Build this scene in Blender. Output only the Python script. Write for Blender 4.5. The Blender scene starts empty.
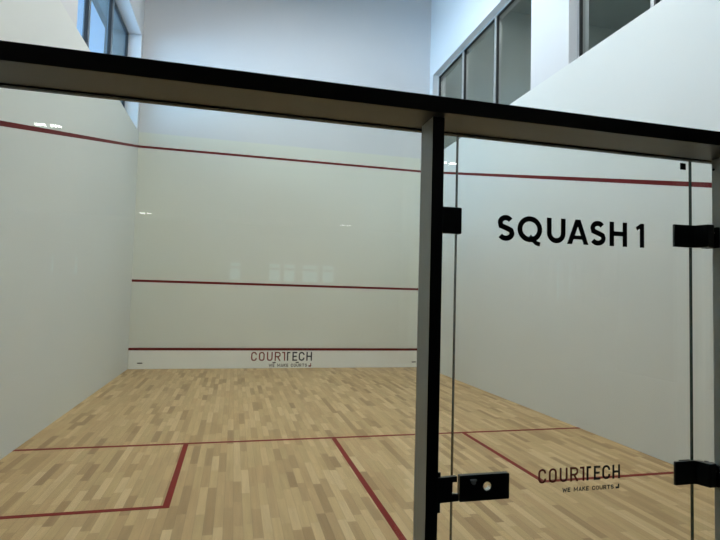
import bpy, bmesh, math
from mathutils import Vector, Matrix
C = bpy.context.scene.collection
PI = math.pi
W, D, H = 6.42, 9.826, 9.4          # court width, depth, height of the hall
PANEL = 4.90                        # top of the court plaster
LOBBY_Z = 3.0
SKY, HAZE, LED = 1.2, 24., 25.5

# ------------------------------------------------------------------ materials
def new_mat(name):
    m = bpy.data.materials.new(name); m.use_nodes = True
    nt = m.node_tree
    for n in list(nt.nodes): nt.nodes.remove(n)
    out = nt.nodes.new('ShaderNodeOutputMaterial')
    return m, nt, out

def N(nt, kind, **kw):
    n = nt.nodes.new(kind)
    for k, v in kw.items():
        if k.startswith('i_'):
            key = k[2:]
            n.inputs[int(key) if key.isdigit() else key.replace('_', ' ')].default_value = v
        else: setattr(n, k, v)
    return n

def principled(name, col, rough=.5, metal=0., spec=.5, bump=None, var=None, coat=0.):
    m, nt, out = new_mat(name)
    p = N(nt, 'ShaderNodeBsdfPrincipled')
    p.inputs['Base Color'].default_value = (*col, 1)
    p.inputs['Roughness'].default_value = rough
    p.inputs['Metallic'].default_value = metal
    p.inputs['Specular IOR Level'].default_value = spec
    p.inputs['Coat Weight'].default_value = coat
    nt.links.new(p.outputs[0], out.inputs[0])
    tc = N(nt, 'ShaderNodeTexCoord')
    if bump:
        no = N(nt, 'ShaderNodeTexNoise'); no.inputs['Scale'].default_value = bump[0]; no.inputs['Detail'].default_value = 4
        b = N(nt, 'ShaderNodeBump'); b.inputs['Strength'].default_value = bump[1]; b.inputs['Distance'].default_value = .01
        nt.links.new(tc.outputs['Object'], no.inputs['Vector']); nt.links.new(no.outputs[0], b.inputs['Height'])
        nt.links.new(b.outputs[0], p.inputs['Normal'])
    if var:
        no = N(nt, 'ShaderNodeTexNoise'); no.inputs['Scale'].default_value = var[0]; no.inputs['Detail'].default_value = 3
        r = N(nt, 'ShaderNodeValToRGB')
        r.color_ramp.elements[0].position = .3; r.color_ramp.elements[1].position = .7
        r.color_ramp.elements[0].color = (*[c * (1 - var[1]) for c in col], 1)
        r.color_ramp.elements[1].color = (*[min(1, c * (1 + var[1])) for c in col], 1)
        nt.links.new(tc.outputs['Object'], no.inputs['Vector']); nt.links.new(no.outputs[0], r.inputs[0])
        nt.links.new(r.outputs[0], p.inputs['Base Color'])
    return m

def emission(name, col, s):
    m, nt, out = new_mat(name)
    e = N(nt, 'ShaderNodeEmission'); e.inputs[0].default_value = (*col, 1); e.inputs[1].default_value = s
    nt.links.new(e.outputs[0], out.inputs[0]); return m

def glass_mat(name, tint, f0=.04, gain=1.0):
    """clear architectural pane: straight-through tinted transmission plus a Schlick mirror reflection"""
    m, nt, out = new_mat(name)
    geo = N(nt, 'ShaderNodeNewGeometry')
    dot = N(nt, 'ShaderNodeVectorMath', operation='DOT_PRODUCT')
    nt.links.new(geo.outputs['Normal'], dot.inputs[0]); nt.links.new(geo.outputs['Incoming'], dot.inputs[1])
    ab = N(nt, 'ShaderNodeMath', operation='ABSOLUTE'); nt.links.new(dot.outputs['Value'], ab.inputs[0])
    om = N(nt, 'ShaderNodeMath', operation='SUBTRACT'); om.inputs[0].default_value = 1; nt.links.new(ab.outputs[0], om.inputs[1])
    pw = N(nt, 'ShaderNodeMath', operation='POWER'); pw.inputs[1].default_value = 5; nt.links.new(om.outputs[0], pw.inputs[0])
    ma = N(nt, 'ShaderNodeMath', operation='MULTIPLY_ADD'); ma.inputs[1].default_value = (1 - f0) * gain; ma.inputs[2].default_value = f0
    nt.links.new(pw.outputs[0], ma.inputs[0])
    tr = N(nt, 'ShaderNodeBsdfTransparent'); tr.inputs[0].default_value = (*tint, 1)
    gl = N(nt, 'ShaderNodeBsdfGlossy'); gl.inputs['Roughness'].default_value = 0.0; gl.inputs[0].default_value = (.95, 1, .98, 1)
    mx = N(nt, 'ShaderNodeMixShader')
    nt.links.new(ma.outputs[0], mx.inputs[0]); nt.links.new(tr.outputs[0], mx.inputs[1]); nt.links.new(gl.outputs[0], mx.inputs[2])
    nt.links.new(mx.outputs[0], out.inputs[0]); return m

def wood_floor():
    m, nt, out = new_mat('maple strip flooring')
    L = nt.links.new
    def M(op, a, b=None, c=None):
        n = N(nt, 'ShaderNodeMath', operation=op)
        for i, v in enumerate((a, b, c)):
            if v is None: continue
            if isinstance(v, (int, float)): n.inputs[i].default_value = v
            else: L(v, n.inputs[i])
        return n.outputs[0]
    tc = N(nt, 'ShaderNodeTexCoord'); sx = N(nt, 'ShaderNodeSeparateXYZ'); L(tc.outputs['Object'], sx.inputs[0])
    u = M('DIVIDE', sx.outputs[0], .066); i = M('FLOOR', u)
    w1 = N(nt, 'ShaderNodeTexWhiteNoise', noise_dimensions='1D'); L(i, w1.inputs['W'])
    w2 = N(nt, 'ShaderNodeTexWhiteNoise', noise_dimensions='1D'); L(M('ADD', i, 311.7), w2.inputs['W'])
    ln = M('MULTIPLY_ADD', w2.outputs[0], .28, .32)
    v = M('ADD', M('DIVIDE', sx.outputs[1], ln), M('MULTIPLY', w1.outputs[0], 23.))
    j = M('FLOOR', v)
    cx = N(nt, 'ShaderNodeCombineXYZ'); L(i, cx.inputs[0]); L(j, cx.inputs[1])
    wn = N(nt, 'ShaderNodeTexWhiteNoise', noise_dimensions='2D'); L(cx.outputs[0], wn.inputs[0])
    ramp = N(nt, 'ShaderNodeValToRGB'); e = ramp.color_ramp.elements
    cols = [(0., (.375, .240, .112)), (.12, (.460, .312, .150)), (.30, (.555, .378, .190)), (.5, (.540, .388, .192)), (.75, (.620, .442, .226)), (1., (.690, .515, .285))]
    e[0].position, e[0].color = 0., (*cols[0][1], 1); e[1].position, e[1].color = 1., (*cols[-1][1], 1)
    for p, c in cols[1:-1]:
        q = e.new(p); q.color = (*c, 1)
    L(wn.outputs['Value'], ramp.inputs[0])
    # grain, stretched along each strip and shifted from board to board
    mp = N(nt, 'ShaderNodeMapping'); mp.inputs['Scale'].default_value = (34, 2.2, 1)
    off = N(nt, 'ShaderNodeVectorMath', operation='MULTIPLY_ADD'); off.inputs[1].default_value = (9, 9, 9)
    L(wn.outputs['Color'], off.inputs[0]); L(tc.outputs['Object'], off.inputs[2]); L(off.outputs[0], mp.inputs[0])
    no = N(nt, 'ShaderNodeTexNoise'); no.inputs['Scale'].default_value = 1.; no.inputs['Detail'].default_value = 5
    L(mp.outputs[0], no.inputs['Vector'])
    g = M('MULTIPLY_ADD', no.outputs[0], .42, .78)
    # joints
    fu = M('FRACT', u); eu = M('MINIMUM', fu, M('SUBTRACT', 1., fu))
    fv = M('MULTIPLY', M('FRACT', v), ln)
    ju = M('LESS_THAN', eu, .012); jv = M('LESS_THAN', fv, .0015)
    jt = M('SUBTRACT', 1., M('MULTIPLY', M('MAXIMUM', ju, jv), .45))
    mul = N(nt, 'ShaderNodeVectorMath', operation='SCALE'); tn = N(nt, 'ShaderNodeVectorMath', operation='MULTIPLY'); tn.inputs[1].default_value = (1.0, .965, .93); L(ramp.outputs[0], tn.inputs[0]); L(tn.outputs[0], mul.inputs[0]); L(M('MULTIPLY', g, jt), mul.inputs['Scale'])
    p = N(nt, 'ShaderNodeBsdfPrincipled'); L(mul.outputs[0], p.inputs['Base Color'])
    p.inputs['Roughness'].default_value = .42; p.inputs['Specular IOR Level'].default_value = .35
    L(p.outputs[0], out.inputs[0]); return m

M = dict(
    plaster=principled('court plaster', (.72, .74, .67), .55, spec=.3, bump=(30, .03), var=(.8, .012)),
    sideplaster=principled('side wall court plaster', (.715, .745, .725), .55, spec=.3, bump=(30, .03), var=(.8, .012)),
    paint=principled('white wall paint', (.675, .69, .71), .7, spec=.2, bump=(45, .06), var=(1.1, .01)),
    wood=wood_floor(),
    red=principled('dark red court line', (.15, .017, .017), .6, spec=.12),
    redfloor=principled('red floor line', (.23, .022, .017), .55, spec=.12),
    tin=principled('tin board white', (.86, .875, .83), .5, spec=.3, var=(2, .01)),
    metal=principled('anthracite painted metal', (.060, .061, .054), .38, spec=.5, bump=(120, .02)),
    post=principled('grey painted post', (.45, .48, .46), .4, spec=.5, bump=(120, .02)),  # lighter than the rail metal, stands in for court light on the sides
    black=principled('black door fitting', (.012, .016, .016), .36, spec=.5, bump=(200, .02)),
    chrome=principled('satin chrome', (.82, .80, .74), .22, metal=1., var=(40, .03)),
    gasket=principled('black rubber gasket', (.015, .016, .018), .6, var=(30, .1)),
    frost=glass_mat('smoked window glass', (.74, .82, .80)),
    alu=principled('silver anodised aluminium', (.50, .52, .53), .35, metal=.6, var=(12, .03)),
    aludark=principled('grey window profile', (.20, .23, .26), .4, metal=.3, var=(12, .03)),
    glass=glass_mat('court glass', (.955, .972, .958)),
    wglass=glass_mat('window glass', (.93, .95, .95), .03, .4),
    glassedge=principled('green glass edge', (.018, .040, .032), .15, spec=.6, var=(20, .2)),
    letter=principled('black vinyl lettering', (.006, .007, .009), .5, var=(50, .1)),
    logored=principled('brick red vinyl', (.20, .030, .022), .5, var=(50, .05)),
    doorred=principled('dark maroon vinyl', (.24, .028, .014), .5, var=(50, .05)),
    logonavy=principled('dark slate vinyl', (.022, .024, .032), .5, var=(50, .05)),
    logogrey=principled('grey vinyl', (.060, .058, .052), .5, var=(50, .05)),
    ceil=principled('hall ceiling paint', (.45, .46, .46), .8, var=(2, .02)),
    lobbywall=principled('lobby wall paint', (.075, .075, .072), .8, var=(2, .05)),
    lobbyfloor=principled('lobby carpet', (.05, .05, .052), .9, bump=(200, .3), var=(60, .15)),
    lobbyceil=principled('lobby ceiling board', (.16, .16, .155), .8, var=(3, .03)),
    extwall=principled('outside render', (.12, .135, .14), .8, bump=(20, .1), var=(1.5, .03)),
    neigh=principled('grey plaster of the next hall', (.43, .465, .44), .8, var=(.7, .05)),
    lampbody=principled('lamp housing', (.7, .7, .7), .5, var=(10, .02)),
    led=emission('LED diffuser', (1.0, .985, .92), LED),
    spot=emission('downlight diffuser', (1., .98, .92), 22.0),
    neighled=emission('tube diffuser', (.95, 1., .96), 32.0),
)

# ------------------------------------------------------------------ helpers
def box(bm, x0, x1, y0, y1, z0, z1, mi=0):
    vs = [bm.verts.new((x, y, z)) for x in (x0, x1) for y in (y0, y1) for z in (z0, z1)]
    for q in ((0, 1, 3, 2), (4, 6, 7, 5), (0, 4, 5, 1), (2, 3, 7, 6), (0, 2, 6, 4), (1, 5, 7, 3)):
        f = bm.faces.new([vs[k] for k in q]); f.material_index = mi

def prism(bm, poly, z0, z1):
    a = [bm.verts.new((x, y, z0)) for x, y in poly]; b = [bm.verts.new((x, y, z1)) for x, y in poly]
    bm.faces.new(a[::-1]); bm.faces.new(b)
    n = len(poly)
    for i in range(n): bm.faces.new((a[i], a[(i + 1) % n], b[(i + 1) % n], b[i]))

def prism_xz(bm, poly, y0, y1):
    a = [bm.verts.new((x, y0, z)) for x, z in poly]; b = [bm.verts.new((x, y1, z)) for x, z in poly]
    bm.faces.new(a); bm.faces.new(b[::-1])
    n = len(poly)
    for i in range(n): bm.faces.new((a[(i + 1) % n], a[i], b[i], b[(i + 1) % n]))

def cyl_y(bm, cx, cz, r, y0, y1, n=28, r2=None):
    r2 = r if r2 is None else r2
    a = [bm.verts.new((cx + r * math.cos(2 * PI * k / n), y0, cz + r * math.sin(2 * PI * k / n))) for k in range(n)]
    b = [bm.verts.new((cx + r2 * math.cos(2 * PI * k / n), y1, cz + r2 * math.sin(2 * PI * k / n))) for k in range(n)]
    bm.faces.new(a); bm.faces.new(b[::-1])
    for i in range(n): bm.faces.new((a[(i + 1) % n], a[i], b[i], b[(i + 1) % n]))

def cyl_z(bm, cx, cy, r, z0, z1, n=24):
    prism(bm, [(cx + r * math.cos(2 * PI * k / n), cy + r * math.sin(2 * PI * k / n)) for k in range(n)], z0, z1)

def obj(name, bm, mats, parent=None, bevel=0., recalc=True):
    if recalc: bmesh.ops.recalc_face_normals(bm, faces=bm.faces[:])
    me = bpy.data.meshes.new(name); bm.to_mesh(me); bm.free()
    for m in (mats if isinstance(mats, (list, tuple)) else [mats]): me.materials.append(m)
    o = bpy.data.objects.new(name, me); C.objects.link(o)
    if parent: o.parent = parent; o.matrix_parent_inverse = Matrix.Translation(-parent.location)
    if bevel:
        b = o.modifiers.new('bevel', 'BEVEL'); b.width = bevel; b.segments = 3; b.limit_method = 'ANGLE'
        me.shade_smooth()
        for_e = o.modifiers.new('normals', 'WEIGHTED_NORMAL'); for_e.keep_sharp = True
    return o

def boxobj(name, dims, mat, parent=None, bevel=0.):
    bm = bmesh.new(); box(bm, *dims); return obj(name, bm, mat, parent, bevel)

def thing(name, label, cat, loc=(0, 0, 0), group=None):
    o = bpy.data.objects.new(name, None); C.objects.link(o); o.location = loc
    o['label'] = label; o['category'] = cat; o.empty_display_size = .1
    if group: o['group'] = group
    return o

def structure(o, label=None, cat=None):
    o['kind'] = 'structure'
    if label: o['label'] = label
    if cat: o['category'] = cat
    return o

# ------------------------------------------------------------------ stroke lettering
def arc(cx, cy, rx, ry, a0, a1, n=10):
    return [(cx + rx * math.cos(math.radians(a0 + (a1 - a0) * k / n)), cy + ry * math.sin(math.radians(a0 + (a1 - a0) * k / n))) for k in range(n + 1)]

def stroke(bm, pts, t, y0, y1, closed=False):
    """solid ribbon of width t along the polyline pts (x, z), mitred joints"""
    P = [Vector(p) for p in pts]; n = len(P)
    L, R = [], []
    for i in range(n):
        a = P[i - 1] if (i > 0 or closed) else None
        b = P[(i + 1) % n] if (i < n - 1 or closed) else None
        da = (P[i] - a).normalized() if a is not None else None
        db = (b - P[i]).normalized() if b is not None else None
        if da is None: da = db
        if db is None: db = da
        na = Vector((-da.y, da.x)); nb = Vector((-db.y, db.x))
        m = na + nb
        if m.length < 1e-6: m = na.copy()
        m.normalize(); k = min(2.2, 1 / max(.3, m.dot(na)))
        L.append(P[i] + m * t / 2 * k); R.append(P[i] - m * t / 2 * k)
    def ring(S): return [bm.verts.new((p.x, y0, p.y)) for p in S], [bm.verts.new((p.x, y1, p.y)) for p in S]
    Lf, Lb = ring(L); Rf, Rb = ring(R)
    for i in range(n if closed else n - 1):
        j = (i + 1) % n
        bm.faces.new((Lf[i], Lf[j], Rf[j], Rf[i])); bm.faces.new((Lb[j], Lb[i], Rb[i], Rb[j]))
        bm.faces.new((Lf[j], Lf[i], Lb[i], Lb[j])); bm.faces.new((Rf[i], Rf[j], Rb[j], Rb[i]))
    if not closed:
        bm.faces.new((Lf[0], Rf[0], Rb[0], Lb[0])); bm.faces.new((Rf[-1], Lf[-1], Lb[-1], Rb[-1]))

def din(ch, w, h, t):
    """condensed square-shouldered capitals, returned as (points, closed) centre lines"""
    a, b = t / 2, w - t / 2; lo, hi = t / 2, h - t / 2; r = min(w * .36, (b - a) / 2); mid = h * .5
    if ch == 'C':
        return [(([(b, hi - r * 1.15)]) + arc(b - r, hi - r, r, r, 0, 90, 5) + arc(a + r, hi - r, r, r, 90, 180, 5) + arc(a + r, lo + r, r, r, 180, 270, 5) + arc(b - r, lo + r, r, r, 270, 360, 5) + [(b, lo + r * 1.15)], False)]
    if ch == 'O':
        return [(arc(b - r, hi - r, r, r, 0, 90, 5) + arc(a + r, hi - r, r, r, 90, 180, 5) + arc(a + r, lo + r, r, r, 180, 270, 5) + arc(b - r, lo + r, r, r, 270, 360, 5), True)]
    if ch == 'U':
        return [([(a, h)] + arc(a + r, lo + r, r, r, 180, 270, 5) + arc(b - r, lo + r, r, r, 270, 360, 5) + [(b, h)], False)]
    if ch == 'R':
        q = min(r, (hi - mid) / 2 + t * .2)
        return [([(a, 0), (a, hi)] + arc(b - q, hi - q, q, q, 90, 0, 5) + arc(b - q, mid + q - t * .2, q, q, 0, -90, 5) + [(a, mid - t * .2)], False), ([(a + (b - a) * .45, mid - t * .2), (b, 0)], False)]
    if ch == 'E':
        return [([(w, hi), (a, hi), (a, lo), (w, lo)], False), ([(a, mid), (w * .9, mid)], False)]
    if ch == 'H':
        return [([(a, 0), (a, h)], False), ([(b, 0), (b, h)], False), ([(a, mid), (b, mid)], False)]
    if ch == '7': return [([(0, hi), (b, hi), (b, 0)], False)]
    if ch == 'L': return [([(a, 0), (a, hi), (w, hi)], False)]
    if ch == 'T': return [([(0, hi), (w, hi)], False), ([(w / 2, 0), (w / 2, hi)], False)]
    if ch == 'W': return [([(a, h), (w * .27, t * .3), (w * .5, h * .75), (w * .73, t * .3), (b, h)], False)]
    if ch == 'M': return [([(a, 0), (a, h - t * .3), (w * .5, h * .3), (b, h - t * .3), (b, 0)], False)]
    if ch == 'A': return [([(a * .8, 0), (w / 2, h - t * .3), (w - a * .8, 0)], False), ([(w * .22, h * .27), (w * .78, h * .27)], False)]
    if ch == 'K': return [([(a, 0), (a, h)], False), ([(b, h), (a, h * .42)], False), ([(w * .38, h * .62), (b, 0)], False)]
    if ch == 'S':
        rr = (hi - lo) / 4
        return [(arc(b - r, hi - rr, r, rr, 10, 90, 4) + arc(a + r, hi - rr, r, rr, 90, 270, 8)[0:] + arc(b - r, lo + rr, r, rr, 90, -90, 8) + arc(a + r, lo + rr, r, rr, 270, 190, 4), False)]
    return []

def word(bm, glyphs, z0, y0, y1):
    for ch, x0, w, h, t in glyphs:
        for pts, cl in din(ch, w, h, t):
            stroke(bm, [(x0 + px, z0 + pz) for px, pz in pts], t, y0, y1, cl)

def court_logo(x0, x1, z0, z1, s0, s1, y, parent, red, dark, grey, markm):
    """the wall and door emblem: COUR + two half Ts + ECH over the small line of words"""
    w = x1 - x0; h = z1 - z0; t = h * .138; yy = (y - .0008, y)
    lay = [('C', 0, .091), ('O', .125, .092), ('U', .254, .093), ('R', .381, .099), ('7', .501, .052)]
    bm = bmesh.new(); word(bm, [(c, x0 + a * w, b * w, h, t) for c, a, b in lay], z0, *yy)
    o = obj('lettering', bm, red, parent); o['label'] = 'red lettering'
    lay = [('L', .581, .056), ('E', .672, .079), ('C', .777, .098), ('H', .905, .095)]
    bm = bmesh.new(); word(bm, [(c, x0 + a * w, b * w, h, t * 1.1) for c, a, b in lay], z0, *yy)
    o = obj('lettering', bm, dark, parent); o['label'] = 'dark lettering'
    txt = 'WE MAKE COURTS'; xs = x0 + .284 * w; xe = x0 + .925 * w; hs = s1 - s0
    wid = {'W': 1.35, 'M': 1.25, ' ': .75, 'E': .85}
    tot = sum(wid.get(c, 1.) for c in txt); u = (xe - xs) / tot; x = xs; gl = []
    def flush(gl):
        bm = bmesh.new(); word(bm, gl, s0, *yy); o = obj('lettering', bm, grey, parent); o['label'] = 'small grey word under the emblem'
    for c in txt:
        cw = wid.get(c, 1.) * u
        if c != ' ': gl.append((c, x + .09 * u, cw - .18 * u, hs, hs * .19))
        else: flush(gl); gl = []
        x += cw
    flush(gl)
    bm = bmesh.new()
    prism_xz(bm, [(x0 + .945 * w, s0), (x0 + .99 * w, s0), (x0 + .99 * w, s1 + .1 * hs), (x0 + .975 * w, s1 + .1 * hs), (x0 + .975 * w, s0 + .45 * hs), (x0 + .945 * w, s0 + .45 * hs)], *yy)
    o = obj('corner_mark', bm, markm, parent); o['label'] = 'small corner mark after the words'

# ------------------------------------------------------------------ setting: floor, lines
bm = bmesh.new(); box(bm, 0, W, 0, D, -.12, 0)
floor = structure(obj('floor', bm, M['wood']), 'light maple strip floor of the squash court', 'floor')
LH = .0015
def fline(name, x0, x1, y0, y1, label):
    o = boxobj(name, (x0, x1, y0, y1, 0, LH), M['redfloor'], floor); o['label'] = label
YS = D - 5.44 - .05 - .076 + .0      # near edge of the short line
YS = 4.26
fline('short_line', 0, W, YS, YS + .05, 'red line running across the whole floor')
fline('half_court_line', 3.185, 3.235, 0, YS, 'red line down the middle of the rear half')
bm = bmesh.new(); box(bm, 1.6, 1.65, 2.61, YS, 0, LH); box(bm, 0, 1.6, 2.61, 2.66, 0, LH)
obj('service_box_line', bm, M['redfloor'], floor)['label'] = 'red L-shaped line of the left service box'
bm = bmesh.new(); box(bm, W - 1.645, W - 1.595, 2.61, YS, 0, LH); box(bm, W - 1.595, W, 2.61, 2.66, 0, LH)
obj('service_box_line', bm, M['redfloor'], floor)['label'] = 'red L-shaped line of the right service box'

# ------------------------------------------------------------------ setting: walls
T = .32
SILL, HEAD = 4.88, 6.87
OPEN = [(.55, 4.555), (5.49, 9.62)]
OPEN_L = [(.55, 3.1), OPEN[1]]
def side_wall(name, xa, xb, OPEN):
    bm = bmesh.new()
    box(bm, xa, xb, -.2, D + T, -.12, SILL); box(bm, xa, xb, -.2, D + T, HEAD, H)
    ys = [-.2] + [v for o in OPEN for v in o] + [D + T]
    for k in range(0, len(ys), 2): box(bm, xa, xb, ys[k], ys[k + 1], SILL, HEAD)
    return obj(name, bm, M['paint'])
wl = structure(side_wall('wall_left', -T, 0, OPEN_L), 'white left side wall with high windows', 'wall')
wr = structure(side_wall('wall_right', W, W + T, OPEN), 'white right side wall with high windows', 'wall')
wf = structure(boxobj('wall_front', (0, W, D, D + T, -.12, H), M['paint']), 'white front wall facing the glass', 'wall')
wb = structure(boxobj('wall_back', (0, W, -.2, 0, LOBBY_Z, H), M['paint']), 'white wall high above the glass partition', 'wall')
PT = .006
boxobj('court_plaster', (0, W, D - PT - .004, D, .0, PANEL), M['plaster'], wf)['label'] = 'cream court plaster below the upper wall'
boxobj('court_plaster', (0, PT, 0, D - PT - .004, 0, SILL), M['sideplaster'], wl)['label'] = 'cream court plaster'
boxobj('court_plaster', (W - PT, W, 0, D - PT - .004, 0, SILL), M['sideplaster'], wr)['label'] = 'cream court plaster'
YF = D - PT - .004
boxobj('out_line', (PT, W - PT, YF - .001, YF, 4.57, 4.62), M['red'], wf)['label'] = 'dark red line high across the wall'
boxobj('service_line', (PT, W - PT, YF - .001, YF, 1.78, 1.83), M['red'], wf)['label'] = 'dark red line at mid height'
def slope_line(parent, x0, x1):
    bm = bmesh.new(); vs = []
    for y, z in ((0, 2.13), (0, 2.18), (YF, 4.62), (YF, 4.57)):
        vs.append((bm.verts.new((x0, y, z)), bm.verts.new((x1, y, z))))
    for k in range(4):
        a, b = vs[k], vs[(k + 1) % 4]; bm.faces.new((a[0], b[0], b[1], a[1]))
    bm.faces.new([v[0] for v in vs]); bm.faces.new([v[1] for v in vs][::-1])
    obj('out_line', bm, M['red'], parent)['label'] = 'dark red line sloping along the side wall'
slope_line(wl, PT, PT + .001); slope_line(wr, W - PT - .001, W - PT)
structure(boxobj('ceiling', (-T, W + T, -.2, D + T, H, H + .2), M['ceil']), 'high hall ceiling', 'ceiling')

# ------------------------------------------------------------------ windows
def window(n, side, ya, yb, label):
    s = -1 if side == 'left' else 1
    xin = 0 if s < 0 else W
    rec = .25 if s < 0 else .135
    fx = xin + s * rec                      # room-side face of the frame
    def bx(bm, d0, d1, y0, y1, z0, z1): box(bm, min(fx + s * d0, fx + s * d1), max(fx + s * d0, fx + s * d1), y0, y1, z0, z1)
    prof = M['aludark'] if s < 0 else M['alu']
    dep = (T - rec) if s < 0 else .10
    e = .04
    bm = bmesh.new()
    bx(bm, 0, dep, ya, yb, SILL, SILL + e); bx(bm, 0, dep, ya, yb, HEAD - e, HEAD)
    bx(bm, 0, dep, ya, ya + e, SILL + e, HEAD - e); bx(bm, 0, dep, yb - e, yb, SILL + e, HEAD - e)
    f = structure(obj('window_%d' % n, bm, prof), label, 'window')
    f['label'] = label
    m1, m2 = ya + (yb - ya) / 3, ya + 2 * (yb - ya) / 3
    for y in (m1, m2):
        bm = bmesh.new(); bx(bm, -.02, dep, y - .025, y + .025, SILL + e, HEAD - e)
        obj('mullion', bm, prof, f, bevel=.003)
    edges = [ya + e, m1 - .025, m1 + .025, m2 - .025, m2 + .025, yb - e]
    for k in range(3):
        y0, y1 = edges[2 * k], edges[2 * k + 1]; g = .018
        bm = bmesh.new(); z0, z1 = SILL + e, HEAD - e
        for a in ((y0, y1, z0, z0 + g), (y0, y1, z1 - g, z1), (y0, y0 + g, z0 + g, z1 - g), (y1 - g, y1, z0 + g, z1 - g)): bx(bm, .0, .045, *a)
        obj('gasket', bm, M['gasket'], f)
        bm = bmesh.new(); bx(bm, .03, .04, y0 + .002, y1 - .002, z0 + .002, z1 - .002)
        obj('pane', bm, M['wglass'], f)
window(1, 'left', *OPEN[1], 'high three-pane window in the left wall showing blue sky')
window(2, 'left', *OPEN_L[0], 'high window in the left wall nearer the glass partition')
window(3, 'right', *OPEN[1], 'high three-pane window in the right wall beside the front corner')
window(4, 'right', *OPEN[0], 'high window in the right wall nearer the glass partition')

# outside the left windows: the roof overhang and the wing of the building
structure(boxobj('roof_overhang', (-1.5, -T - .002, -1, 16, 8.45, 8.75), M['extwall']), 'grey roof overhang outside the left windows', 'roof')
structure(boxobj('outside_wing_wall', (-1.5, -T - .002, 12.85, 16, 0, 8.448), M['extwall']), 'grey outside wall beyond the left window', 'wall')
# behind the right windows: the hall next door
bm = bmesh.new()
X0, X1 = W + T + .01, 12.5
box(bm, X0, X1, -.2, -.1, 3.2, 9.4); box(bm, X0, X1, D + .2, D + .3, 3.2, 9.4); box(bm, X1, X1 + .1, -.2, D + .3, 3.2, 9.4)
box(bm, X0, X1, -.1, D + .2, 3.1, 3.2); box(bm, X0, X1, -.1, D + .2, 9.0, 9.1)
structure(obj('outside_next_hall', bm, M['neigh']), 'grey hall seen through the right windows', 'room')
for k, y in enumerate((2.5, 7.3)):  # unseen lamps, added so the right window panes look lighter
    boxobj('lamp_body', (8.2, 8.5, y - .9, y + .9, 8.90, 8.998), M['lampbody']).name = 'ceiling_lamp_outside'
    o = bpy.context.scene.objects['ceiling_lamp_outside'] if k == 0 else bpy.data.objects[-1]
for o in [o for o in C.objects if o.name.startswith('ceiling_lamp_outside')]:
    o['label'] = 'long ceiling lamp of the next hall'; o['category'] = 'lamp'; o['group'] = 'lamps of the next hall'
    ys = [v.co.y for v in o.data.vertices]
    boxobj('diffuser', (8.22, 8.48, min(ys) + .03, max(ys) - .03, 8.885, 8.899), M['neighled'], o)

# ------------------------------------------------------------------ hall lights (unseen LED panels, added to light the walls and floor)
LZ = 8.35
for ky, y in enumerate((2.6, 6.0)):
    for kx, x in enumerate((2.3, 4.1)):
        t = thing('pendant_light', 'square LED panel hanging over the middle of the court', 'light', (x, y, H), 'LED panels hanging over the court')
        bm = bmesh.new(); a = .52
        box(bm, x - a, x + a, y - a, y - a + .03, LZ, LZ + .09); box(bm, x - a, x + a, y + a - .03, y + a, LZ, LZ + .09)
        box(bm, x - a, x - a + .03, y - a + .03, y + a - .03, LZ, LZ + .09); box(bm, x + a - .03, x + a, y - a + .03, y + a - .03, LZ, LZ + .09)
        box(bm, x - a + .03, x + a - .03, y - a + .03, y + a - .03, LZ + .07, LZ + .09)
        obj('housing', bm, M['lampbody'], t)
        boxobj('diffuser', (x - a + .03, x + a - .03, y - a + .03, y + a - .03, LZ + .015, LZ + .03), M['led'], t)
        for sx_ in (-1, 1):
            for sy_ in (-1, 1):
                bm = bmesh.new(); cyl_z(bm, x + sx_ * (a - .06), y + sy_ * (a - .06), .004, LZ + .09, H, 10)
                obj('suspension_rod', bm, M['alu'], t)

# ------------------------------------------------------------------ tin
tin = thing('tin_board', 'white tin board along the foot of the front wall, red top edge and lettering', 'board', (W / 2, YF, 0))
TY = YF - .02
bm = bmesh.new(); box(bm, PT + .012, W - PT - .012, TY, YF - .0005, .004, .384); obj('panel', bm, M['tin'], tin, bevel=.002)
boxobj('top_strip', (PT + .002, W - PT - .002, TY - .006, YF - .0005, .384, .434), M['red'], tin, bevel=.003)['label'] = 'dark red strip along the top edge'
for x, hw in ((.238, .05), (2.952, .034), (3.452, .034), (6.15, .05)):
    bm = bmesh.new(); box(bm, x - hw, x + hw, TY - .004, TY - .0002, .112, .134)
    obj('finger_slot', bm, M['letter'], tin, bevel=.0015)['label'] = 'small dark slot'
court_logo(2.46, 3.775, .160, .352, .030, .098, TY - .0003, tin, M['logored'], M['logonavy'], M['logogrey'], M['logored'])

# ------------------------------------------------------------------ glass partition
part = thing('glass_partition', 'glass back wall partition in a dark anthracite metal frame in front of the court', 'partition', (0, 0, 0))
RY0, RY1 = -.17, -.016
def pane(name, x0, x1, z0, z1, parent):
    bm = bmesh.new(); box(bm, x0, x1, -.0045, .0045, z0, z1)
    for f in bm.faces:
        n = f.calc_center_median()
        f.material_index = 0 if (abs(abs(n.y) - .0045) < 1e-5) else 1
    return obj(name, bm, [M['glass'], M['glassedge']], parent)
bm = bmesh.new(); box(bm, 0.002, W - .002, RY0, RY1, 2.130, 2.1765)
obj('top_rail', bm, M['metal'], part, bevel=.0015)
bm = bmesh.new(); box(bm, 0.002, W - .002, RY1 + .0003, .008, 2.1265, 2.176)
obj('glass_channel', bm, M['gasket'], part)['label'] = 'black channel holding the top edge of the glass'
for x, yb in ((2.595, -.043), (3.706, -.026)):
    bm = bmesh.new(); box(bm, x, x + .036, -.135, yb, 0, 2.1298)
    bmesh.ops.recalc_face_normals(bm, faces=bm.faces[:])
    for f in bm.faces:
        if f.calc_center_median().y < -.134: f.material_index = 1  # black front paints in the shade of the dim lobby side
    obj('post', bm, [M['post'], M['black']], part, bevel=.0012)
pane('glass_pane', .004, 2.612, .0, 2.1262, part)
pane('side_pane', 2.616, 2.7305, .0, 2.1262, part)['label'] = 'narrow glass strip between post and door'
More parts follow.
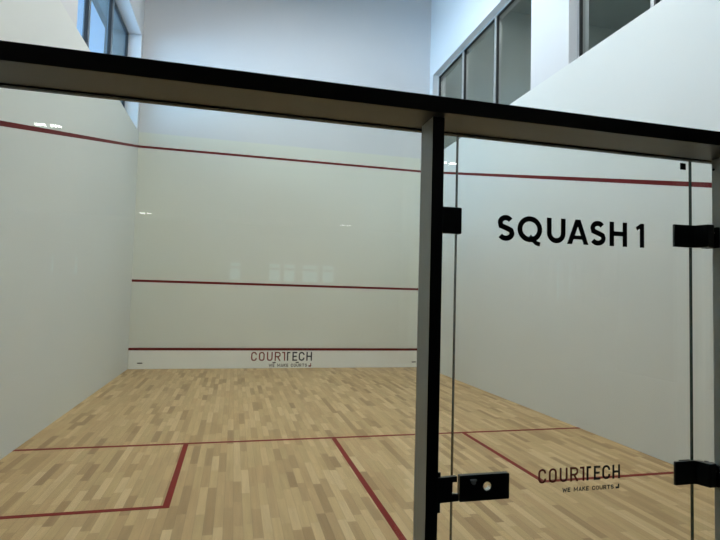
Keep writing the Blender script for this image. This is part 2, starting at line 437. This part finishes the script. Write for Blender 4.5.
pane('side_pane', 3.6405, W - .004, .0, 2.1262, part)['label'] = 'glass beyond the hinged side of the door'
# bolt on the right post, near the rail
bm = bmesh.new(); n = 16
ring = [(.0045 * math.cos(2 * PI * k / n), .0045 * math.sin(2 * PI * k / n)) for k in range(n)]
a = [bm.verts.new((3.7058, -.034 + p, 2.093 + q)) for p, q in ring]; b = [bm.verts.new((3.7030, -.034 + p * .8, 2.093 + q * .8)) for p, q in ring]
bm.faces.new(a); bm.faces.new(b[::-1])
for k in range(n): bm.faces.new((a[k], a[(k + 1) % n], b[(k + 1) % n], b[k]))
obj('bolt', bm, M['black'], part)
# door stop plate (upper) and strike (lower) on the left post
bm = bmesh.new(); box(bm, 2.6335, 2.741, -.026, -.0047, 1.810, 1.893)
obj('door_stop', bm, M['black'], part, bevel=.0045)['label'] = 'black square stop plate at the upper door edge'
bm = bmesh.new(); box(bm, 2.6335, 2.684, -.0095, -.0047, 1.806, 1.9005)
obj('stop_flange', bm, M['black'], part, bevel=.001)
bm = bmesh.new()
prism_xz(bm, [(2.6335, .988), (2.7472, .9915), (2.7472, 1.010), (2.727, 1.010), (2.727, 1.049), (2.7425, 1.049), (2.7425, 1.0665), (2.6335, 1.0625)], -.019, -.0047)
obj('strike_plate', bm, M['black'], part, bevel=.0012)['label'] = 'black notched strike beside the lock'
bm = bmesh.new(); box(bm, 2.6335, 2.692, -.0095, -.0047, .957, 1.078)
obj('strike_flange', bm, M['black'], part, bevel=.001)
bm = bmesh.new(); box(bm, 2.7272, 2.7498, -.0175, -.0135, 1.011, 1.0145); cyl_y(bm, 2.733, 1.0130, .0035, -.0182, -.012, 12)
obj('latch_bolt', bm, M['chrome'], part)['label'] = 'small metal latch showing in the notch'
bm = bmesh.new(); cyl_y(bm, 2.686, 1.050, .0028, -.0115, -.0094, 12)
obj('screw', bm, M['chrome'], part)

# ------------------------------------------------------------------ glass door
door = thing('glass_door', 'frameless glass court door with black hinges, black lock and black court name', 'door', (3.64, 0, 0))
DX0, DX1 = 2.7345, 3.6365
pane('glass_panel', DX0, DX1, .012, 2.1256, door)
# lock
bm = bmesh.new()
def rrect(x0, x1, z0, z1, r, n=6):
    pts = []
    for cx, cz, a in ((x1 - r, z1 - r, 0), (x0 + r, z1 - r, 90), (x0 + r, z0 + r, 180), (x1 - r, z0 + r, 270)):
        pts += arc(cx, cz, r, r, a, a + 90, n)
    return pts
HX, HZ, HR = 2.841, 1.0325, .0148
outer = rrect(2.7500, 2.9175, .9895, 1.0680, .0035)
LF, LB = -.021, -.0047
inner = []
for x, z in outer:
    a_ = math.atan2(z - HZ, x - HX); inner.append((HX + HR * math.cos(a_), HZ + HR * math.sin(a_)))
def fill(lo, hi, k):   # extra points on the long edges keep the hole round
    return [(lo[0] + (hi[0] - lo[0]) * i / k, lo[1] + (hi[1] - lo[1]) * i / k) for i in range(k)]
outer2 = []
for i in range(len(outer)):
    p, q = outer[i], outer[(i + 1) % len(outer)]
    outer2 += fill(p, q, 14 if math.hypot(q[0] - p[0], q[1] - p[1]) > .02 else 1)
inner2 = []
for x, z in outer2:
    a_ = math.atan2(z - HZ, x - HX); inner2.append((HX + HR * math.cos(a_), HZ + HR * math.sin(a_)))
of, ob, nf, nb = ([bm.verts.new((x, y, z)) for x, z in pts] for pts, y in ((outer2, LF), (outer2, LB), (inner2, LF), (inner2, LB)))
n = len(outer2)
for i in range(n):
    j = (i + 1) % n
    bm.faces.new((of[i], of[j], nf[j], nf[i])); bm.faces.new((ob[j], ob[i], nb[i], nb[j]))
    bm.faces.new((of[j], of[i], ob[i], ob[j])); bm.faces.new((nf[i], nf[j], nb[j], nb[i]))
lock = obj('lock', bm, M['black'], door); lock['label'] = 'black rectangular lock case with a round hole'
bm = bmesh.new()
k0 = [(HX + r_ * math.cos(2 * PI * k / 40), HZ + r_ * math.sin(2 * PI * k / 40)) for r_ in (HR - .0003, HR - .0022) for k in range(40)]
vf = [bm.verts.new((x, LF - .0006, z)) for x, z in k0]; vb = [bm.verts.new((x, LB, z)) for x, z in k0]
for i in range(40):
    j = (i + 1) % 40
    bm.faces.new((vf[i], vf[j], vf[40 + j], vf[40 + i])); bm.faces.new((vf[40 + i], vf[40 + j], vb[40 + j], vb[40 + i]))
    bm.faces.new((vf[j], vf[i], vb[i], vb[j])); bm.faces.new((vb[j], vb[i], vb[40 + i], vb[40 + j]))
obj('hole_ring', bm, M['chrome'], lock)['label'] = 'thin metal ring of the round hole'
bm = bmesh.new(); box(bm, 2.783, 2.804, -.030, -.0212, 1.0515, 1.0565); cyl_y(bm, 2.7935, 1.0485, .0075, -.030, -.0212, 20)
obj('thumb_turn', bm, M['alu'], lock, bevel=.001)['label'] = 'small grey thumb turn'
# hinges
for z0, z1, lab in ((1.812, 1.891, 'black upper hinge'), (.9885, 1.0675, 'black lower hinge')):
    bm = bmesh.new()
    prism(bm, [(3.556, -.0047), (3.556, -.014), (3.632, -.014), (3.641, -.018), (3.652, -.046), (3.657, -.054), (3.682, -.054), (3.688, -.050), (3.690, -.042), (3.690, -.032), (3.668, -.032), (3.664, -.022), (3.664, -.012), (3.640, -.0047)], z0, z1)
    h = obj('hinge', bm, M['black'], door, bevel=.001); h['label'] = lab
    bm = bmesh.new(); cyl_z(bm, 3.680, -.020, .0072, z0 + .002, z1 - .001)
    obj('hinge_pin', bm, M['black'], h)
    bm = bmesh.new(); prism(bm, [(3.6925, -.0560), (3.7058, -.0560), (3.7058, -.010), (3.674, -.010), (3.674, -.0125), (3.6925, -.0125)], z0 - .001, z1 - .008)
    obj('post_bracket', bm, M['black'], h, bevel=.001)
    bm = bmesh.new(); zc = (z0 + z1) / 2 + .012
    a = [bm.verts.new((3.6923, -.045 + .004 * math.cos(2 * PI * k / 14), zc + .004 * math.sin(2 * PI * k / 14))) for k in range(14)]
    b = [bm.verts.new((3.6905, v.co.y, v.co.z)) for v in a]
    bm.faces.new(a); bm.faces.new(b[::-1])
    for k in range(14): bm.faces.new((a[k], a[(k + 1) % 14], b[(k + 1) % 14], b[k]))
    obj('screw', bm, M['alu'], h)
    bm = bmesh.new(); box(bm, 3.594, 3.636, .0047, .012, z0 + .002, z1 - .002)
    obj('clamp_plate', bm, M['black'], h, bevel=.001)['label'] = 'black counter plate on the court side'
# SQUASH 1
GY = (-.0055, -.0046)
bm = bmesh.new()
hc = .0835; zb = 1.7995; t = .0172
def put(ch, x0, w, dz=0):
    z = zb + dz; a, b = x0 + t / 2, x0 + w - t / 2; lo, hi = z + t / 2, z + hc - t / 2
    if ch == 'S':
        cx = (a + b) / 2; rx = (b - a) / 2; rz = (hi - lo) / 4
        zt, zl = hi - rz, lo + rz
        top = arc(cx, zt, rx * .90, rz, 32, 180, 14)
        low = arc(cx, zl, rx, rz * 1.04, 0, -150, 14)
        # middle diagonal joins the two bowls
        mid = [(cx - rx * .78, zt - rz * .62), (cx - rx * .38, (zt + zl) / 2 + rz * .20), (cx + rx * .38, (zt + zl) / 2 - rz * .16), (cx + rx * .86, zl + rz * .55)]
        stroke(bm, top + mid + low, t, *GY)
    if ch == 'Q':
        cx = (a + b) / 2; rx = (b - a) / 2; ov = .001
        stroke(bm, arc(cx, (lo + hi) / 2, rx, (hi - lo) / 2 + ov, 0, 351, 39), t, *GY, closed=True)
        stroke(bm, [(cx - .001, z + .019), (cx + .013, z + .0055), (cx + .024, z - .0035), (cx + .0375, z - .0065)], t * .82, GY[0] - .0002, GY[1])
    if ch == 'U':
        r = (b - a) / 2; stroke(bm, [(a, z + hc)] + arc(a + r, lo + r, r, r, 180, 360, 20) + [(b, z + hc)], t, *GY)
    if ch == 'A':
        cx = x0 + w / 2
        prism_xz(bm, [(x0, z), (x0 + t * 1.06, z), (cx, z + hc * .73), (x0 + w - t * 1.06, z), (x0 + w, z), (cx + t * .56, z + hc), (cx - t * .56, z + hc)], *GY)
        prism_xz(bm, [(x0 + w * .24, z + .0165), (x0 + w * .76, z + .0165), (x0 + w * .70, z + .0295), (x0 + w * .30, z + .0295)], GY[0] - .0002, GY[1])
    if ch == 'H':
        stroke(bm, [(a, z), (a, z + hc)], t, *GY); stroke(bm, [(b, z), (b, z + hc)], t, *GY)
        stroke(bm, [(a, z + hc * .52), (b, z + hc * .52)], t * .92, GY[0] - .0002, GY[1])
    if ch == '1':
        prism_xz(bm, [(b + t / 2, z), (b + t / 2, z + hc), (b - t * .30, z + hc), (x0 - .001, z + hc * .845), (x0 + .0035, z + hc * .70), (b - t / 2, z + hc * .79), (b - t / 2, z)], *GY)
LET = [('S', 2.873, .0615), ('Q', 2.946, .090), ('U', 3.054, .070), ('A', 3.1305, .082), ('S', 3.218, .062), ('H', 3.296, .070), ('1', 3.404, .032)]
for k, (c, x, w) in enumerate(LET): put(c, x, w, .003 * (x - 2.876) / .57)
obj('lettering', bm, M['letter'], door)['label'] = 'large black court name and number'
court_logo(3.030, 3.338, 1.0225, 1.0680, .9900, 1.0035, -.0047, door, M['doorred'], M['letter'], M['letter'], M['letter'])
bm = bmesh.new(); box(bm, 3.590, 3.613, -.0068, -.0046, 2.091, 2.114)
st = obj('sticker', bm, M['letter'], door); st['label'] = 'small dark square sticker at the top corner'
bm = bmesh.new(); stroke(bm, [(3.597, 2.099), (3.597, 2.107), (3.606, 2.107), (3.606, 2.099)], .0012, -.0071, -.0068, closed=True)
obj('sticker_print', bm, M['logogrey'], st)

# ------------------------------------------------------------------ lobby behind the camera
LX0, LX1, LY = -2.0, 11.0, -9.0
structure(boxobj('floor_lobby', (LX0, LX1, LY, -.0005, -.12, 0.0), M['lobbyfloor']), 'dark lobby floor in front of the glass', 'floor')
structure(boxobj('ceiling_lobby', (LX0, LX1, LY, -.202, LOBBY_Z, LOBBY_Z + .15), M['lobbyceil']), 'lobby ceiling', 'ceiling')
structure(boxobj('wall_lobby_left', (LX0 - .15, LX0, LY, -.2, -.12, LOBBY_Z), M['lobbywall']), 'dark lobby wall', 'wall')
structure(boxobj('wall_lobby_right', (LX1, LX1 + .15, LY, -.2, -.12, LOBBY_Z), M['lobbywall']), 'dark lobby wall', 'wall')
bm = bmesh.new(); box(bm, LX0, -T - .002, -.2, -.05, -.12, LOBBY_Z); box(bm, W + T + .002, LX1, -.2, -.05, -.12, LOBBY_Z)
structure(obj('wall_lobby_front', bm, M['lobbywall']), 'dark lobby wall beside the court', 'wall')
# rear lobby wall with a row of narrow windows (their reflections show faintly in the glass)
cols = [(-1.3, .10), (-.9, .10), (1.95, .22), (2.72, .24), (3.02, .24), (3.40, .34), (3.82, .26), (8.62, .11), (9.10, .15), (9.36, .17), (9.68, .17), (9.98, .11), (10.50, .13)]
def wz(cx): return (1.62, 2.62) if cx > 8 else (1.86, 2.24)
bm = bmesh.new(); x = LX0
for cx, w in cols:
    box(bm, x, cx, LY - .2, LY, -.12, LOBBY_Z); z0, z1 = wz(cx)
    box(bm, cx, cx + w, LY - .2, LY, -.12, z0); box(bm, cx, cx + w, LY - .2, LY, z1, LOBBY_Z)
    x = cx + w
box(bm, x, LX1, LY - .2, LY, -.12, LOBBY_Z)
structure(obj('wall_lobby_rear', bm, M['lobbywall']), 'rear lobby wall with narrow windows', 'wall')
for k, (cx, w) in enumerate(cols):
    bm = bmesh.new(); y = LY - .12; WZ0, WZ1 = wz(cx); zt = WZ0 + (WZ1 - WZ0) * .62
    for a in ((cx, cx + w, y, y + .04, WZ0, WZ0 + .02), (cx, cx + w, y, y + .04, WZ1 - .02, WZ1), (cx, cx + .015, y, y + .04, WZ0 + .02, WZ1 - .02), (cx + w - .015, cx + w, y, y + .04, WZ0 + .02, WZ1 - .02), (cx + .015, cx + w - .015, y, y + .04, zt, zt + .05)): box(bm, *a)
    f = structure(obj('window_%d' % (k + 5), bm, M['aludark']), 'narrow window in the rear lobby wall', 'window')
    boxobj('pane', (cx + .012, cx + w - .012, y + .015, y + .022, WZ0 + .015, WZ1 - .015), M['frost'], f)
for y in (-3.3, -8.25):
    for x in (.47, 4.12):
        t = thing('lobby_downlight', 'twin recessed downlight in the lobby ceiling', 'light', (x, y, LOBBY_Z), 'twin downlights in the lobby ceiling')
        bm = bmesh.new(); box(bm, x - .13, x + .13, y - .06, y + .06, LOBBY_Z - .012, LOBBY_Z - .0005); obj('bezel', bm, M['metal'], t)
        for s in (-1, 1):
            boxobj('diffuser', (x + s * .058 - .041, x + s * .058 + .041, y - .018, y + .018, LOBBY_Z - .018, LOBBY_Z - .0122), M['spot'], t)

# ------------------------------------------------------------------ world
w = bpy.data.worlds.new('sky'); bpy.context.scene.world = w; w.use_nodes = True
nt = w.node_tree; bg = nt.nodes['Background']
tc = nt.nodes.new('ShaderNodeTexCoord'); sp = nt.nodes.new('ShaderNodeSeparateXYZ'); rp = nt.nodes.new('ShaderNodeValToRGB')
rp.color_ramp.elements[0].position = .15; rp.color_ramp.elements[0].color = (.36, .64, .98, 1)
rp.color_ramp.elements[1].position = .75; rp.color_ramp.elements[1].color = (.22, .47, .98, 1)
LK = nt.links.new
LK(tc.outputs['Generated'], sp.inputs[0]); LK(sp.outputs[2], rp.inputs[0])
# bright haze and sunlit ground low in the west (the side the left windows face)
def wm(op, a, b=None, clamp=False):
    n = nt.nodes.new('ShaderNodeMath'); n.operation = op; n.use_clamp = clamp
    for i, v in enumerate((a, b)):
        if v is None: continue
        if isinstance(v, (int, float)): n.inputs[i].default_value = v
        else: LK(v, n.inputs[i])
    return n.outputs[0]
west = wm('POWER', wm('MULTIPLY', sp.outputs[0], -1., True), 6.)
hr = nt.nodes.new('ShaderNodeValToRGB'); el = hr.color_ramp.elements
stops = [(-.55, .25), (-.25, 1.1), (-.1, 1.1), (.03, .45), (.2, .42), (.36, .50), (.46, .12), (.65, .0)]
el[0].position = stops[0][0] * .5 + .5; el[0].color = (*[stops[0][1] / 2] * 3, 1)
el[1].position = stops[-1][0] * .5 + .5; el[1].color = (0, 0, 0, 1)
for z_, v_ in stops[1:-1]:
    q = el.new(z_ * .5 + .5); q.color = (*[v_ / 2] * 3, 1)
LK(wm('ADD', wm('MULTIPLY', sp.outputs[2], .5), .5), hr.inputs[0])
low = wm('MULTIPLY', hr.outputs[0], 2.)
hz = wm('MULTIPLY', wm('MULTIPLY', west, low), HAZE)
cm = nt.nodes.new('ShaderNodeVectorMath'); cm.operation = 'SCALE'; cm.inputs[0].default_value = (.42, .73, 1.05); LK(hz, cm.inputs['Scale'])
ad = nt.nodes.new('ShaderNodeVectorMath'); ad.operation = 'ADD'; LK(rp.outputs[0], ad.inputs[0]); LK(cm.outputs[0], ad.inputs[1])
ho = wm('SUBTRACT', 1., wm('MULTIPLY', wm('ABSOLUTE', sp.outputs[2]), 5.), True)
hv = nt.nodes.new('ShaderNodeVectorMath'); hv.operation = 'SCALE'; hv.inputs[0].default_value = (.9, 1.0, 1.0); LK(ho, hv.inputs['Scale'])
a2 = nt.nodes.new('ShaderNodeVectorMath'); a2.operation = 'ADD'; LK(ad.outputs[0], a2.inputs[0]); LK(hv.outputs[0], a2.inputs[1])
LK(a2.outputs[0], bg.inputs[0])
bg.inputs[1].default_value = SKY

# ------------------------------------------------------------------ camera
f, cx, cy, cz, yaw, pitch, roll = 511.650167, 2.060143, -1.491554, 1.607820, -.239145521, .0512307, -.026780825
cam = bpy.data.cameras.new('camera'); co = bpy.data.objects.new('camera', cam); C.objects.link(co)
cam.sensor_width = 36; cam.lens = f / 720 * 36; cam.clip_start = .02; cam.clip_end = 200
Rz = Matrix.Rotation(yaw, 3, 'Z'); Rx = Matrix.Rotation(pitch, 3, 'X'); Ry = Matrix.Rotation(roll, 3, 'Y')
R = Rz @ Rx @ Ry
right, fwd, up = R.col[0], R.col[1], R.col[2]
m = Matrix((right, up, -fwd)).transposed().to_4x4(); m.translation = (cx, cy, cz)
co.matrix_world = m
sc = bpy.context.scene; sc.camera = co
sc.view_settings.view_transform = 'Standard'; sc.view_settings.look = 'None'
sc.view_settings.gamma = 1; sc.view_settings.use_curve_mapping = False
sc.view_settings.exposure = 0.0
sc.cycles.max_bounces = 12; sc.cycles.diffuse_bounces = 6; sc.cycles.transparent_max_bounces = 16
